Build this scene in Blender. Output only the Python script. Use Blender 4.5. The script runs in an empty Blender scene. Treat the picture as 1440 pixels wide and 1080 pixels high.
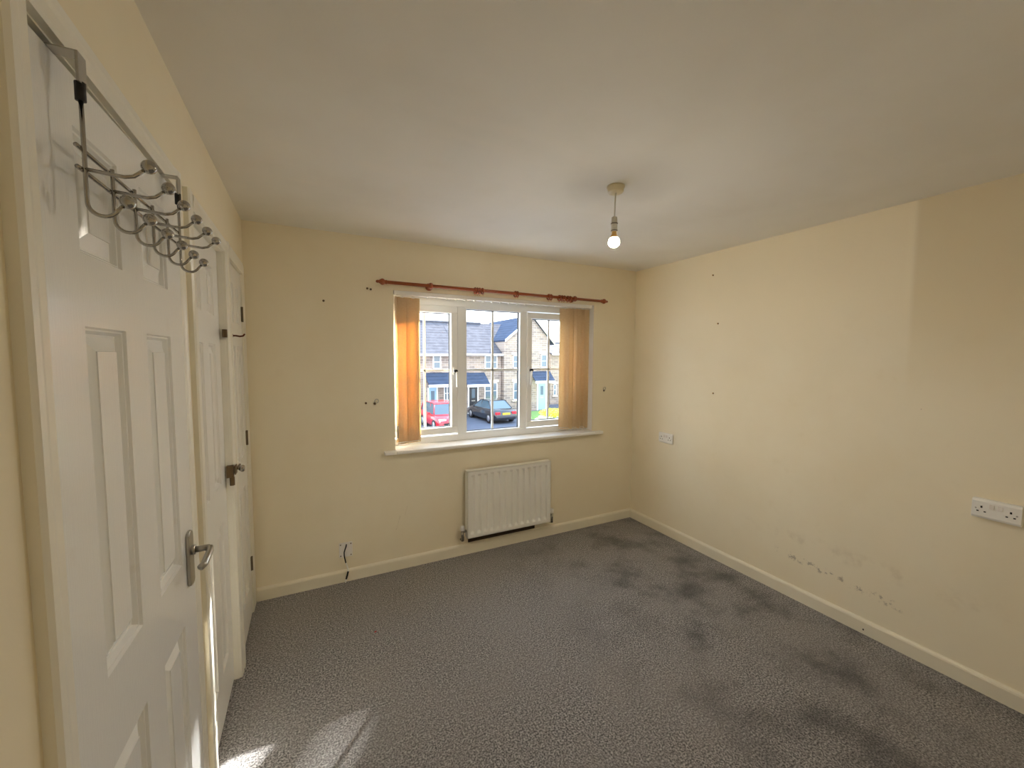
import bpy, math, random
from mathutils import Vector, Matrix
R = math.radians
PI = math.pi
random.seed(7)
sc = bpy.context.scene
col = sc.collection

# ------------------------------------------------------------------ camera
FPX, YAW, PITCH, ROLL = 571.04, 0.46756, 0.06789, 0.00543
CAM = Vector((0.3207, -2.8659, 1.5182))
_F = Vector((math.sin(YAW)*math.cos(PITCH), math.cos(YAW)*math.cos(PITCH), -math.sin(PITCH)))
_R = Vector((math.cos(YAW), -math.sin(YAW), 0))
_U = _R.cross(_F)
_R2 = _R*math.cos(ROLL) + _U*math.sin(ROLL)
_U2 = -_R*math.sin(ROLL) + _U*math.cos(ROLL)
cd = bpy.data.cameras.new('camera')
cam = bpy.data.objects.new('camera', cd); col.objects.link(cam)
cd.sensor_fit = 'HORIZONTAL'; cd.sensor_width = 36.0; cd.lens = 36.0*FPX/1440.0
cd.clip_start = 0.01; cd.clip_end = 500
M4 = Matrix.Identity(4)
for i in range(3):
    M4[i][0] = _R2[i]; M4[i][1] = _U2[i]; M4[i][2] = -_F[i]; M4[i][3] = CAM[i]
cam.matrix_world = M4
sc.camera = cam

def at_y(px, py, Y):
    """world point where the sight line of a photo pixel meets the plane y = Y"""
    d = _F + _R2*((px-720)/FPX) + _U2*((540-py)/FPX)
    return CAM + d*((Y-CAM.y)/d.y)

# ------------------------------------------------------------------ light
w = bpy.data.worlds.new('sky'); sc.world = w; w.use_nodes = True
nt = w.node_tree; nt.nodes.clear()
wo = nt.nodes.new('ShaderNodeOutputWorld'); bg = nt.nodes.new('ShaderNodeBackground')
tcw = nt.nodes.new('ShaderNodeTexCoord'); sx = nt.nodes.new('ShaderNodeSeparateXYZ')
rmp = nt.nodes.new('ShaderNodeValToRGB')
rmp.color_ramp.elements[0].position = 0.0; rmp.color_ramp.elements[0].color = (1.0, 1.0, 1.0, 1)
rmp.color_ramp.elements[1].position = 0.75; rmp.color_ramp.elements[1].color = (0.62, 0.78, 1.0, 1)
nt.links.new(tcw.outputs['Generated'], sx.inputs[0]); nt.links.new(sx.outputs['Z'], rmp.inputs[0])
nt.links.new(rmp.outputs[0], bg.inputs['Color']); nt.links.new(bg.outputs[0], wo.inputs['Surface'])
bg.inputs['Strength'].default_value = 3.8

SUN = Vector((0.88, 1.0, 0.80)).normalized()
sl = bpy.data.lights.new('sun', 'SUN'); so = bpy.data.objects.new('sun', sl); col.objects.link(so)
sl.energy = 52.0; sl.angle = R(0.8); sl.color = (1.0, 0.97, 0.92)
so.rotation_euler = SUN.to_track_quat('Z', 'Y').to_euler(); so.location = (8, 9, 9)

# sampling portal in the window opening: emits nothing itself, only guides the sky light
pl = bpy.data.lights.new('window_portal', 'AREA'); po = bpy.data.objects.new('window_portal', pl); col.objects.link(po)
pl.shape = 'RECTANGLE'; pl.size = 1.75; pl.size_y = 1.2; pl.cycles.is_portal = True
po.location = (1.712, 0.31, 1.40); po.rotation_euler = (R(-90), 0, 0)

sc.view_settings.view_transform = 'Standard'; sc.view_settings.look = 'None'
sc.view_settings.gamma = 1.0; sc.view_settings.use_curve_mapping = False
sc.view_settings.exposure = 0.48
sc.cycles.max_bounces = 16; sc.cycles.diffuse_bounces = 8; sc.cycles.glossy_bounces = 6
sc.cycles.transparent_max_bounces = 16; sc.cycles.transmission_bounces = 8
sc.cycles.caustics_reflective = False; sc.cycles.caustics_refractive = False

# ------------------------------------------------------------------ materials
def srgb(r, g, b):
    f = lambda c: (c/255/12.92) if c/255 <= 0.04045 else ((c/255+0.055)/1.055)**2.4
    return (f(r), f(g), f(b), 1)
MATS = {}
def mat(name, rgb, rough=0.5, metal=0.0, spec=0.5, noise=0.0, nscale=20.0, bump=0.0, bscale=80.0, coat=0.0):
    if name in MATS: return MATS[name]
    m = bpy.data.materials.new(name); m.use_nodes = True; t = m.node_tree
    b = t.nodes['Principled BSDF']
    b.inputs['Base Color'].default_value = srgb(*rgb); b.inputs['Roughness'].default_value = rough
    b.inputs['Metallic'].default_value = metal; b.inputs['Specular IOR Level'].default_value = spec
    b.inputs['Coat Weight'].default_value = coat
    tc = t.nodes.new('ShaderNodeTexCoord')
    if noise > 0:
        n = t.nodes.new('ShaderNodeTexNoise'); n.inputs['Scale'].default_value = nscale; n.inputs['Detail'].default_value = 5
        mx = t.nodes.new('ShaderNodeMix'); mx.data_type = 'RGBA'
        c = srgb(*rgb); mx.inputs['A'].default_value = tuple(v*(1-noise) for v in c[:3])+(1,)
        mx.inputs['B'].default_value = tuple(min(1, v*(1+noise)) for v in c[:3])+(1,)
        t.links.new(tc.outputs['Object'], n.inputs['Vector']); t.links.new(n.outputs['Fac'], mx.inputs['Factor'])
        t.links.new(mx.outputs['Result'], b.inputs['Base Color'])
    if bump > 0:
        n2 = t.nodes.new('ShaderNodeTexNoise'); n2.inputs['Scale'].default_value = bscale; n2.inputs['Detail'].default_value = 4
        bp = t.nodes.new('ShaderNodeBump'); bp.inputs['Strength'].default_value = bump; bp.inputs['Distance'].default_value = 0.002
        t.links.new(tc.outputs['Object'], n2.inputs['Vector']); t.links.new(n2.outputs['Fac'], bp.inputs['Height'])
        t.links.new(bp.outputs['Normal'], b.inputs['Normal'])
    MATS[name] = m
    return m

class NG:
    """tiny helper for node maths"""
    def __init__(s, m): s.t = m.node_tree; s.b = s.t.nodes['Principled BSDF']
    def n(s, typ, **kw):
        x = s.t.nodes.new(typ)
        for k, v in kw.items(): setattr(x, k, v)
        return x
    def link(s, a, b): s.t.links.new(a, b)
    def math(s, op, a, b=None, clamp=False):
        x = s.n('ShaderNodeMath', operation=op, use_clamp=clamp)
        for i, v in enumerate((a, b)):
            if v is None: continue
            if isinstance(v, (int, float)): x.inputs[i].default_value = v
            else: s.link(v, x.inputs[i])
        return x.outputs[0]
    def mapr(s, v, a, b, c=0.0, d=1.0, smooth=True):
        x = s.n('ShaderNodeMapRange'); x.interpolation_type = 'SMOOTHSTEP' if smooth else 'LINEAR'
        s.link(v, x.inputs['Value'])
        for nme, q in zip(('From Min', 'From Max', 'To Min', 'To Max'), (a, b, c, d)): x.inputs[nme].default_value = q
        return x.outputs['Result']
    def band(s, v, a, b, soft):
        return s.math('MULTIPLY', s.mapr(v, a-soft, a+soft), s.mapr(v, b-soft, b+soft, 1.0, 0.0))
    def noise(s, vec, scale, detail=4, rough=0.55):
        x = s.n('ShaderNodeTexNoise'); x.inputs['Scale'].default_value = scale; x.inputs['Detail'].default_value = detail
        x.inputs['Roughness'].default_value = rough
        s.link(vec, x.inputs['Vector']); return x.outputs['Fac']
    def mix(s, f, a, b):
        x = s.n('ShaderNodeMix', data_type='RGBA')
        if isinstance(f, (int, float)): x.inputs['Factor'].default_value = f
        else: s.link(f, x.inputs['Factor'])
        for nme, v in (('A', a), ('B', b)):
            if isinstance(v, tuple): x.inputs[nme].default_value = v
            else: s.link(v, x.inputs[nme])
        return x.outputs['Result']
    def bump(s, h, strength, dist):
        x = s.n('ShaderNodeBump'); x.inputs['Strength'].default_value = strength; x.inputs['Distance'].default_value = dist
        s.link(h, x.inputs['Height']); s.link(x.outputs['Normal'], s.b.inputs['Normal'])

def wall_mat(name, marks=None):
    m = bpy.data.materials.new(name); m.use_nodes = True; g = NG(m)
    geo = g.n('ShaderNodeNewGeometry'); P = geo.outputs['Position']
    sep = g.n('ShaderNodeSeparateXYZ'); g.link(P, sep.inputs[0])
    base = srgb(241, 231, 206)
    n1 = g.noise(P, 1.3, 4, 0.6)
    c = g.mix(g.mapr(n1, 0.35, 0.7), base, srgb(237, 225, 197))
    n2 = g.noise(P, 9.0, 5, 0.6)
    c = g.mix(g.mapr(n2, 0.60, 0.80, 0, 0.22), c, srgb(226, 211, 178))
    if marks == 'right':
        Y, Z = sep.outputs['Y'], sep.outputs['Z']
        # a roller-painted lighter field with crisp right-hand edge, up to the ceiling
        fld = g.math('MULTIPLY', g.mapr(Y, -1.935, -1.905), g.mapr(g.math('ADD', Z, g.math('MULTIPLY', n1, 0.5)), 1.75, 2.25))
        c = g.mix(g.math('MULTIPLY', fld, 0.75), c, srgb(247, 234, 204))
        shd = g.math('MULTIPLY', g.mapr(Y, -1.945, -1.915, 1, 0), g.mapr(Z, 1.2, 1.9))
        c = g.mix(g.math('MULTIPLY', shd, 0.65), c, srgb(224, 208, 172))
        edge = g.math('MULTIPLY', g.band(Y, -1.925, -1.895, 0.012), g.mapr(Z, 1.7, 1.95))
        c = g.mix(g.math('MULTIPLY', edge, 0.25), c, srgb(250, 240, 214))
        # worn grey strip of furniture marks low down
        lin = g.math('ADD', Z, g.math('MULTIPLY', Y, -0.075))      # slopes gently with y
        n3 = g.noise(P, 34.0, 6, 0.7)
        sc1 = g.math('MULTIPLY', g.band(lin, 0.352, 0.392, 0.010), g.band(Y, -1.98, -1.36, 0.04))
        sc1 = g.math('MULTIPLY', sc1, g.mapr(n3, 0.52, 0.62))
        c = g.mix(g.math('MULTIPLY', sc1, 0.55), c, srgb(120, 104, 88))
        sc2 = g.math('MULTIPLY', g.band(Z, 0.35, 0.42, 0.03), g.band(Y, -2.3, -1.2, 0.2))
        c = g.mix(g.math('MULTIPLY', sc2, g.mapr(n2, 0.5, 0.7, 0, 0.25)), c, srgb(180, 160, 130))
    if marks == 'back':
        X, Z = sep.outputs['X'], sep.outputs['Z']
        n3 = g.noise(P, 26.0, 5, 0.7)
        for (x0, z0, rr) in ((0.87, 0.337, 0.05), (0.931, 0.43, 0.05)):
            d = g.math('ABSOLUTE', g.math('SUBTRACT', g.math('SUBTRACT', X, x0), g.math('MULTIPLY', g.math('SUBTRACT', Z, z0), 0.3)))
            k = g.math('MULTIPLY', g.mapr(d, 0.0, 0.004, 1, 0), g.band(Z, z0-rr, z0+rr, 0.01))
            c = g.mix(g.math('MULTIPLY', k, g.mapr(n3, 0.4, 0.6, 0, 0.35)), c, srgb(165, 140, 100))
    # tiny pin holes
    vor = g.n('ShaderNodeTexVoronoi'); vor.inputs['Scale'].default_value = 3.2; g.link(P, vor.inputs['Vector'])
    hole = g.mapr(vor.outputs['Distance'], 0.004, 0.009, 1, 0)
    c = g.mix(g.math('MULTIPLY', hole, 0.5), c, srgb(120, 96, 66))
    g.link(c, g.b.inputs['Base Color']); g.b.inputs['Roughness'].default_value = 0.72
    g.b.inputs['Specular IOR Level'].default_value = 0.25
    g.bump(g.noise(P, 160, 3), 0.12, 0.002)
    return m
M_WALL = wall_mat('cream_wall_paint'); M_WALLR = wall_mat('cream_wall_paint_scuffed', 'right'); M_WALLB = wall_mat('cream_wall_paint_window', 'back')

def ceiling_mat():
    m = bpy.data.materials.new('ceiling_paint'); m.use_nodes = True; g = NG(m)
    P = g.n('ShaderNodeNewGeometry').outputs['Position']
    c = g.mix(g.mapr(g.noise(P, 1.6, 4), 0.35, 0.7), srgb(240, 237, 229), srgb(234, 230, 220))
    mp = g.n('ShaderNodeMapping'); g.link(P, mp.inputs['Vector']); mp.inputs['Rotation'].default_value = (0, 0, R(28)); mp.inputs['Scale'].default_value = (0.5, 3.0, 1)
    c = g.mix(g.mapr(g.noise(mp.outputs[0], 1.1, 3), 0.58, 0.72, 0, 0.5), c, srgb(242, 237, 227))
    g.link(c, g.b.inputs['Base Color']); g.b.inputs['Roughness'].default_value = 0.75; g.b.inputs['Specular IOR Level'].default_value = 0.3
    g.bump(g.noise(P, 110, 3), 0.10, 0.002)
    return m
M_CEIL = ceiling_mat()

def carpet_mat():
    m = bpy.data.materials.new('grey_carpet'); m.use_nodes = True; g = NG(m)
    P = g.n('ShaderNodeNewGeometry').outputs['Position']
    sep = g.n('ShaderNodeSeparateXYZ'); g.link(P, sep.inputs[0])
    f1 = g.noise(P, 135, 4, 0.8); f2 = g.noise(P, 45, 3, 0.6)
    c = g.mix(g.mapr(f1, 0.40, 0.62), srgb(48, 46, 46), srgb(196, 191, 188))
    c = g.mix(g.mapr(f2, 0.35, 0.65, 0, 0.35), c, srgb(104, 101, 100))
    big = g.noise(P, 2.1, 4, 0.6)
    c = g.mix(g.mapr(big, 0.36, 0.66, 0.0, 0.35), c, srgb(142, 137, 134))
    st = g.noise(P, 3.4, 5, 0.6)
    zone = g.mapr(sep.outputs['X'], 1.3, 2.4)
    c = g.mix(g.math('MULTIPLY', g.mapr(st, 0.42, 0.74, 0, 0.8), zone), c, srgb(62, 60, 59))
    g.link(c, g.b.inputs['Base Color']); g.b.inputs['Roughness'].default_value = 0.95
    g.b.inputs['Specular IOR Level'].default_value = 0.1
    g.b.inputs['Sheen Weight'].default_value = 0.25; g.b.inputs['Sheen Roughness'].default_value = 0.5
    g.bump(f1, 0.6, 0.004)
    return m
M_CARPET = carpet_mat()

def gloss_wood(name, rgb, rough=0.22, grain=0.22):
    m = bpy.data.materials.new(name); m.use_nodes = True; g = NG(m)
    tc = g.n('ShaderNodeTexCoord'); mp = g.n('ShaderNodeMapping'); mp.inputs['Scale'].default_value = (60, 60, 2.2)
    g.link(tc.outputs['Object'], mp.inputs['Vector'])
    gr = g.noise(mp.outputs[0], 6.0, 5, 0.6)
    dirt = g.noise(tc.outputs['Object'], 7.0, 5, 0.65)
    c = g.mix(g.mapr(dirt, 0.62, 0.82, 0, 0.30), srgb(*rgb), srgb(196, 182, 160))
    g.link(c, g.b.inputs['Base Color']); g.b.inputs['Roughness'].default_value = rough
    g.b.inputs['Specular IOR Level'].default_value = 0.5
    g.bump(gr, grain, 0.0014)
    return m
M_DOOR = gloss_wood('white_gloss_door', (240, 240, 238), 0.15)
M_DOORS = gloss_wood('white_satin_cupboard_door', (240, 238, 232), 0.34, 0.04)
M_TRIM = gloss_wood('white_gloss_trim', (239, 235, 222), 0.30, 0.06)
M_SKIRT = mat('cream_gloss_skirting', (236, 228, 206), 0.38, noise=0.04, nscale=6)
M_UPVC = mat('white_upvc', (246, 246, 244), 0.28)
M_SILL = mat('white_gloss_sill', (245, 243, 238), 0.25, noise=0.03, nscale=8)
M_GASKET = mat('black_rubber_gasket', (40, 42, 44), 0.6)
M_CHROME = mat('chrome', (176, 173, 168), 0.12, 1.0)
M_STEEL = mat('brushed_steel', (180, 176, 168), 0.32, 1.0)
M_BLACK = mat('black_plastic', (22, 21, 20), 0.45)
M_WPLAST = mat('white_plastic', (240, 238, 232), 0.32)
M_RAD = mat('white_radiator_enamel', (242, 240, 232), 0.33)
M_POLE = mat('varnished_pole_wood', (150, 70, 24), 0.32, noise=0.22, nscale=30, coat=0.3)
M_BRASS = mat('brass', (188, 142, 60), 0.3, 1.0)
M_DARKM = mat('dark_bronze', (112, 92, 66), 0.45, 0.7)
M_SLOT = mat('dark_opening', (18, 17, 16), 0.8)
M_CREAMP = mat('aged_cream_plastic', (226, 214, 180), 0.4)
M_CORD = mat('white_flex', (222, 218, 206), 0.5)

def vane_mat():
    m = bpy.data.materials.new('cream_vane_fabric'); m.use_nodes = True; g = NG(m)
    t = m.node_tree; out = t.nodes['Material Output']; t.nodes.remove(g.b)
    tc = g.n('ShaderNodeTexCoord')
    c = g.mix(g.mapr(g.noise(tc.outputs['Object'], 90, 3), 0.4, 0.6), srgb(243, 226, 190), srgb(236, 216, 176))
    d = g.n('ShaderNodeBsdfDiffuse'); tr = g.n('ShaderNodeBsdfTranslucent'); mx = g.n('ShaderNodeMixShader'); mx.inputs[0].default_value = 0.42
    g.link(c, d.inputs['Color']); tr.inputs['Color'].default_value = srgb(255, 228, 182)
    g.link(d.outputs[0], mx.inputs[1]); g.link(tr.outputs[0], mx.inputs[2]); g.link(mx.outputs[0], out.inputs['Surface'])
    return m
M_VANE = vane_mat()

def glass_mat(name, tint=(0.96, 0.985, 1.0), refl=1.0):
    m = bpy.data.materials.new(name); m.use_nodes = True; g = NG(m)
    t = m.node_tree; out = t.nodes['Material Output']; t.nodes.remove(g.b)
    tr = g.n('ShaderNodeBsdfTransparent'); tr.inputs['Color'].default_value = tint+(1,)
    gl = g.n('ShaderNodeBsdfGlossy'); gl.inputs['Roughness'].default_value = 0.02
    fr = g.n('ShaderNodeFresnel'); fr.inputs['IOR'].default_value = 1.45
    mx = g.n('ShaderNodeMixShader'); g.link(g.math('MULTIPLY', fr.outputs[0], refl), mx.inputs[0])
    g.link(tr.outputs[0], mx.inputs[1]); g.link(gl.outputs[0], mx.inputs[2]); g.link(mx.outputs[0], out.inputs['Surface'])
    return m
M_GLASS = glass_mat('window_glass')

def bulb_mat():
    """directional LED bulb: the globe throws most of its light downwards"""
    m = bpy.data.materials.new('lit_bulb_glass'); m.use_nodes = True; g = NG(m)
    nz = g.n('ShaderNodeSeparateXYZ'); g.link(g.n('ShaderNodeNewGeometry').outputs['Normal'], nz.inputs[0])
    st = g.mapr(g.math('MULTIPLY', nz.outputs['Z'], -1.0), 0.10, 0.80, 8.0, 880.0)
    g.b.inputs['Base Color'].default_value = (0.9, 0.85, 0.75, 1)
    g.b.inputs['Emission Color'].default_value = (1.0, 0.92, 0.79, 1)
    g.link(st, g.b.inputs['Emission Strength'])
    return m
M_BULB = bulb_mat()

# ------------------------------------------------------------------ mesh helpers
class MB:
    def __init__(s): s.v = []; s.f = []; s.sm = []
    def add(s, vs, fs, smooth=False):
        o = len(s.v); s.v += [tuple(v) for v in vs]; s.f += [tuple(i+o for i in f) for f in fs]; s.sm += [smooth]*len(fs); return s
    def box(s, x0, y0, z0, x1, y1, z1):
        vs = [(x, y, z) for z in (z0, z1) for y in (y0, y1) for x in (x0, x1)]
        return s.add(vs, [(0, 2, 3, 1), (4, 5, 7, 6), (0, 1, 5, 4), (2, 6, 7, 3), (0, 4, 6, 2), (1, 3, 7, 5)])
    def prism(s, poly, axis, a, b):
        """extrude a polygon (2-D, the two axes other than `axis`, in order) from a to b"""
        def P(p, t):
            return {'x': (t, p[0], p[1]), 'y': (p[0], t, p[1]), 'z': (p[0], p[1], t)}[axis]
        n = len(poly); vs = [P(p, a) for p in poly]+[P(p, b) for p in poly]
        fs = [tuple(range(n))[::-1], tuple(range(n, 2*n))]+[(i, (i+1) % n, n+(i+1) % n, n+i) for i in range(n)]
        return s.add(vs, fs)
    def lathe(s, prof, c=(0, 0, 0), axis=(0, 0, 1), n=20):
        """profile of (radius, height) along axis from point c"""
        c = Vector(c); ax = Vector(axis).normalized(); t = ax.orthogonal().normalized(); b = ax.cross(t)
        vs = []; fs = []
        for r, h in prof:
            for k in range(n):
                a = 2*PI*k/n; vs.append(c+ax*h+(t*math.cos(a)+b*math.sin(a))*max(r, 1e-5))
        for i in range(len(prof)-1):
            for k in range(n):
                fs.append((i*n+k, i*n+(k+1) % n, (i+1)*n+(k+1) % n, (i+1)*n+k))
        fs.append(tuple(range(n))[::-1]); fs.append(tuple((len(prof)-1)*n+k for k in range(n)))
        return s.add(vs, fs, True)
    def cyl(s, a, b, r, n=16, r2=None):
        a, b = Vector(a), Vector(b); L = (b-a).length
        return s.lathe([(r, 0), (r if r2 is None else r2, L)], a, b-a, n)
    def ball(s, c, r, n=14, m=8):
        prof = [(r*math.sin(PI*i/m), -r*math.cos(PI*i/m)) for i in range(m+1)]
        return s.lathe(prof, c, (0, 0, 1), n)
    def tube(s, pts, r, n=8):
        pts = [Vector(p) for p in pts]; vs = []; fs = []
        t0 = (pts[1]-pts[0]).normalized(); nrm = t0.orthogonal().normalized()
        for i, p in enumerate(pts):
            a = pts[max(i-1, 0)]; b = pts[min(i+1, len(pts)-1)]; t = (b-a).normalized()
            nrm = (nrm - t*nrm.dot(t)).normalized(); bn = t.cross(nrm)
            for k in range(n):
                q = 2*PI*k/n; vs.append(p+(nrm*math.cos(q)+bn*math.sin(q))*r)
        for i in range(len(pts)-1):
            for k in range(n): fs.append((i*n+k, i*n+(k+1) % n, (i+1)*n+(k+1) % n, (i+1)*n+k))
        fs.append(tuple(range(n))[::-1]); fs.append(tuple((len(pts)-1)*n+k for k in range(n)))
        return s.add(vs, fs, True)
    def ring(s, c, axis, R_, r, n=24, m=8):
        c = Vector(c); ax = Vector(axis).normalized(); t = ax.orthogonal().normalized(); b = ax.cross(t); vs = []; fs = []
        for i in range(n):
            a = 2*PI*i/n; d = t*math.cos(a)+b*math.sin(a)
            for k in range(m):
                q = 2*PI*k/m; vs.append(c+d*(R_+r*math.cos(q))+ax*(r*math.sin(q)))
        for i in range(n):
            for k in range(m): fs.append((i*m+k, ((i+1) % n)*m+k, ((i+1) % n)*m+(k+1) % m, i*m+(k+1) % m))
        return s.add(vs, fs, True)
    def build(s, name, m, parent=None, bevel=0.0, seg=2):
        me = bpy.data.meshes.new(name); me.from_pydata(s.v, [], s.f); me.materials.append(m)
        me.polygons.foreach_set('use_smooth', s.sm); me.update()
        o = bpy.data.objects.new(name, me); col.objects.link(o)
        if parent: o.parent = parent
        if bevel > 0:
            b = o.modifiers.new('bevel', 'BEVEL'); b.width = bevel; b.segments = seg; b.limit_method = 'ANGLE'; b.angle_limit = R(40)
        return o
def tag(o, label=None, cat=None, group=None, kind=None):
    if label: o['label'] = label
    if cat: o['category'] = cat
    if group: o['group'] = group
    if kind: o['kind'] = kind
    return o
def empty(name, loc=(0, 0, 0), rz=0.0):
    o = bpy.data.objects.new(name, None); col.objects.link(o); o.location = loc; o.rotation_euler = (0, 0, rz); o.empty_display_size = 0.05
    return o
def copy_tree(o, parent=None):
    c = o.copy(); col.objects.link(c); c.parent = parent
    for ch in o.children: copy_tree(ch, c)
    return c
def S(o, label, cat): return tag(o, label, cat, kind='structure')

# ------------------------------------------------------------------ room shell
W, H, YF = 3.038, 2.30, -3.20
WX0, WX1, WZ0, WZ1 = 0.858, 2.566, 0.845, 1.965      # window opening
WT = 0.30                                            # outer wall thickness
S(MB().box(-0.14, YF-0.12, -0.12, W+0.12, WT, 0.0).build('floor', M_CARPET), 'dark grey fitted carpet with darker worn stains', 'carpet')
S(MB().box(-0.14, YF-0.12, H, W+0.12, WT, H+0.12).build('ceiling', M_CEIL), 'plain off-white painted ceiling', 'ceiling')
S(MB().box(W, YF, 0, W+0.12, 0, H).build('wall_right', M_WALLR), 'cream wall with paint patches and low scuff marks', 'wall')
S(MB().box(-0.14, YF-0.12, 0, W+0.12, YF, H).build('wall_front', M_WALL), 'plain cream wall opposite the window', 'wall')
b = MB().box(-0.14, 0, 0, WX0, WT, H).box(WX1, 0, 0, W+0.12, WT, H).box(WX0, 0, 0, WX1, WT, WZ0).box(WX0, 0, WZ1, WX1, WT, H)
wb = b.build('wall_back', M_WALLB)
MB().box(1.395, -0.0035, 0.086, 1.985, 0.0, 0.122).build('shade_strip', mat('shade_strip_brown', (58, 44, 32), 0.9, noise=0.3, nscale=30), wb)  # thin strip coloured dark to stand for the shadowed gap under the radiator
S(wb, 'cream wall around the three-light window', 'wall')

# left wall with three shallow door openings
OPEN = [(-2.096, -1.443), (-1.246, -0.672), (-0.558, -0.122)]
OZ = 1.972
b = MB().box(-0.14, YF, 0, -0.07, 0, H).box(-0.07, YF, OZ, 0, 0, H)
ys = [YF]+[q for o in OPEN for q in o]+[0.0]
for i in range(0, len(ys), 2): b.box(-0.07, ys[i], 0, 0, ys[i+1], OZ)
S(b.build('wall_left', M_WALL), 'cream wall holding three white panelled doors', 'wall')

# skirting
def skirt(name, axis, a, b_, off, label):
    prof = [(0, 0), (0.015, 0), (0.015, 0.066), (0.012, 0.074), (0.006, 0.080), (0, 0.082)]
    m = MB()
    if axis == 'x': m.prism([(off-p[0], p[1]) for p in prof], 'x', a, b_)
    elif axis == 'y': m.prism([(off-p[0], p[1]) for p in prof], 'y', a, b_)
    elif axis == 'yl': m.prism([(off+p[0], p[1]) for p in prof], 'y', a, b_)
    else: m.prism([(off+p[0], p[1]) for p in prof], 'x', a, b_)
    return S(m.build(name, M_SKIRT), label, 'skirting')
sk = skirt('baseboard_back', 'x', 0.008, W, 0.0, 'cream gloss skirting board under the window wall')
MB().box(W-0.017, -1.832, 0.022, W-0.014, -1.826, 0.030).build('dent', M_SLOT, skirt('baseboard_right', 'y', YF, -0.015, W, 'cream gloss skirting board along the scuffed wall'))
skirt('baseboard_left', 'yl', YF, -2.150, 0.0, 'cream gloss skirting board before the panelled door')

# ------------------------------------------------------------------ architraves (door casings)
def architrave(name, near, far, ztop, wn, wf, th, th_far, label):
    t = empty(name, (0, (near+far)/2, 0)); yc = (near+far)/2
    def leg(y_in, y_out, th):
        s = 1 if y_out > y_in else -1; wd = abs(y_out-y_in)
        # profile (distance from inner edge, thickness): thin bead inside, thicker outside
        pr = [(0, 0), (0, th*0.72), (0.006, th*0.86), (wd*0.45, th*0.90), (wd*0.62, th), (wd-0.006, th), (wd, th-0.005), (wd, 0)]
        return MB().prism([(p[1], y_in+s*p[0]-yc) for p in pr], 'z', 0.0, ztop+min(wn, wf)).build('casing_leg', M_TRIM, t)
    leg(near, near-wn, th); leg(far, far+wf, th_far)
    hw = min(wn, wf)
    pr = [(0, 0), (th*0.72, 0), (th*0.86, 0.006), (th*0.9, hw*0.45), (th, hw*0.62), (th, hw-0.006), (th-0.005, hw), (0, hw)]
    MB().prism([(p[0], ztop+p[1]) for p in pr], 'y', near-yc, far-yc).build('casing_head', M_TRIM, t)
    # lining that runs back to the stop
    MB().box(-0.07, near-0.001-yc, 0, 0.0005, near+0.003-yc, ztop).box(-0.07, far-0.003-yc, 0, 0.0005, far+0.001-yc, ztop).box(-0.07, near-yc, ztop-0.003, 0.0005, far-yc, ztop+0.001).build('lining', M_TRIM, t)
    return S(t, label, 'door frame')
architrave('trim_1', OPEN[0][0], OPEN[0][1], OZ, 0.052, 0.055, 0.018, 0.018, 'white gloss door casing around the door carrying hooks')
architrave('trim_2', OPEN[1][0], OPEN[1][1], OZ, 0.055, 0.050, 0.018, 0.014, 'white gloss casing around the plain middle cupboard door')
architrave('trim_3', OPEN[2][0], OPEN[2][1], OZ, 0.058, 0.116, 0.016, 0.006, 'white gloss casing around the cupboard door in the corner')

# ------------------------------------------------------------------ six-panel doors
def panel_mesh(w_, h_):
    """raised-and-fielded panel filling an opening w_ x h_, front plane x=0, centre origin"""
    rings = [(0, 0), (0.003, -0.005), (0.006, -0.0055), (0.011, -0.014), (0.015, -0.0155), (0.040, -0.004), (0.0405, -0.002), (0.049, -0.002)]
    k = min(1.0, w_*0.36/0.049)
    vs = []; fs = []
    for ins, d in rings:
        ins *= k
        a, c = w_/2-ins, h_/2-ins
        vs += [(d, -a, -c), (d, a, -c), (d, a, c), (d, -a, c)]
    for i in range(len(rings)-1):
        for j in range(4): fs.append((i*4+j, i*4+(j+1) % 4, i*4+4+(j+1) % 4, i*4+4+j))
    e = len(rings)*4-4; fs.append((e, e+1, e+2, e+3))
    return MB().add(vs, fs)
def six_panel_door(name, loc, rz, width, top, cols, rows, label, cat='door', M_DOOR=M_DOORS):
    """door leaf; origin at hinge foot, front x=0, leaf runs +y for `width`"""
    t = empty(name, loc, rz); zb = 0.012
    m = MB(); T = -0.038
    yb = [0]+[q for c in cols for q in c]+[width]
    for i in range(0, len(yb), 2): m.box(T, yb[i], zb, 0, yb[i+1], top)
    for c in cols:
        zs = [zb]+[q for r in rows for q in r]+[top]
        for i in range(0, len(zs), 2): m.box(T, c[0], zs[i], 0, c[1], zs[i+1])
    # back sheet
    m.box(T, 0.002, zb, T+0.006, width-0.002, top)
    m.build('leaf', M_DOOR, t)
    cache = {}
    for c in cols:
        for r in rows:
            wq, hq = c[1]-c[0], r[1]-r[0]; key = (round(wq, 4), round(hq, 4))
            if key in cache:
                p = cache[key].copy(); col.objects.link(p); p.parent = t
            else:
                p = panel_mesh(wq, hq).build('panel', M_DOOR, t); cache[key] = p
            p.location = (0, (c[0]+c[1])/2, (r[0]+r[1])/2)
    return S(t, label, cat)
ang = math.asin(0.017/0.645)
ROWS = [(0.20, 0.800), (0.965, 1.563), (1.680, 1.875)]
DA = six_panel_door('door_1', (0.0, -2.091, 0), -ang, 0.643, 1.955, [(0.123, 0.276), (0.381, 0.536)], ROWS, 'white six-panel door with steel lever and over-door hooks', M_DOOR=M_DOOR)
DB = six_panel_door('door_2', (-0.020, -1.242, 0), 0, 0.566, 1.966, [(0.10, 0.235), (0.33, 0.465)], ROWS, 'white panelled cupboard door between the two other doors')
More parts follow.
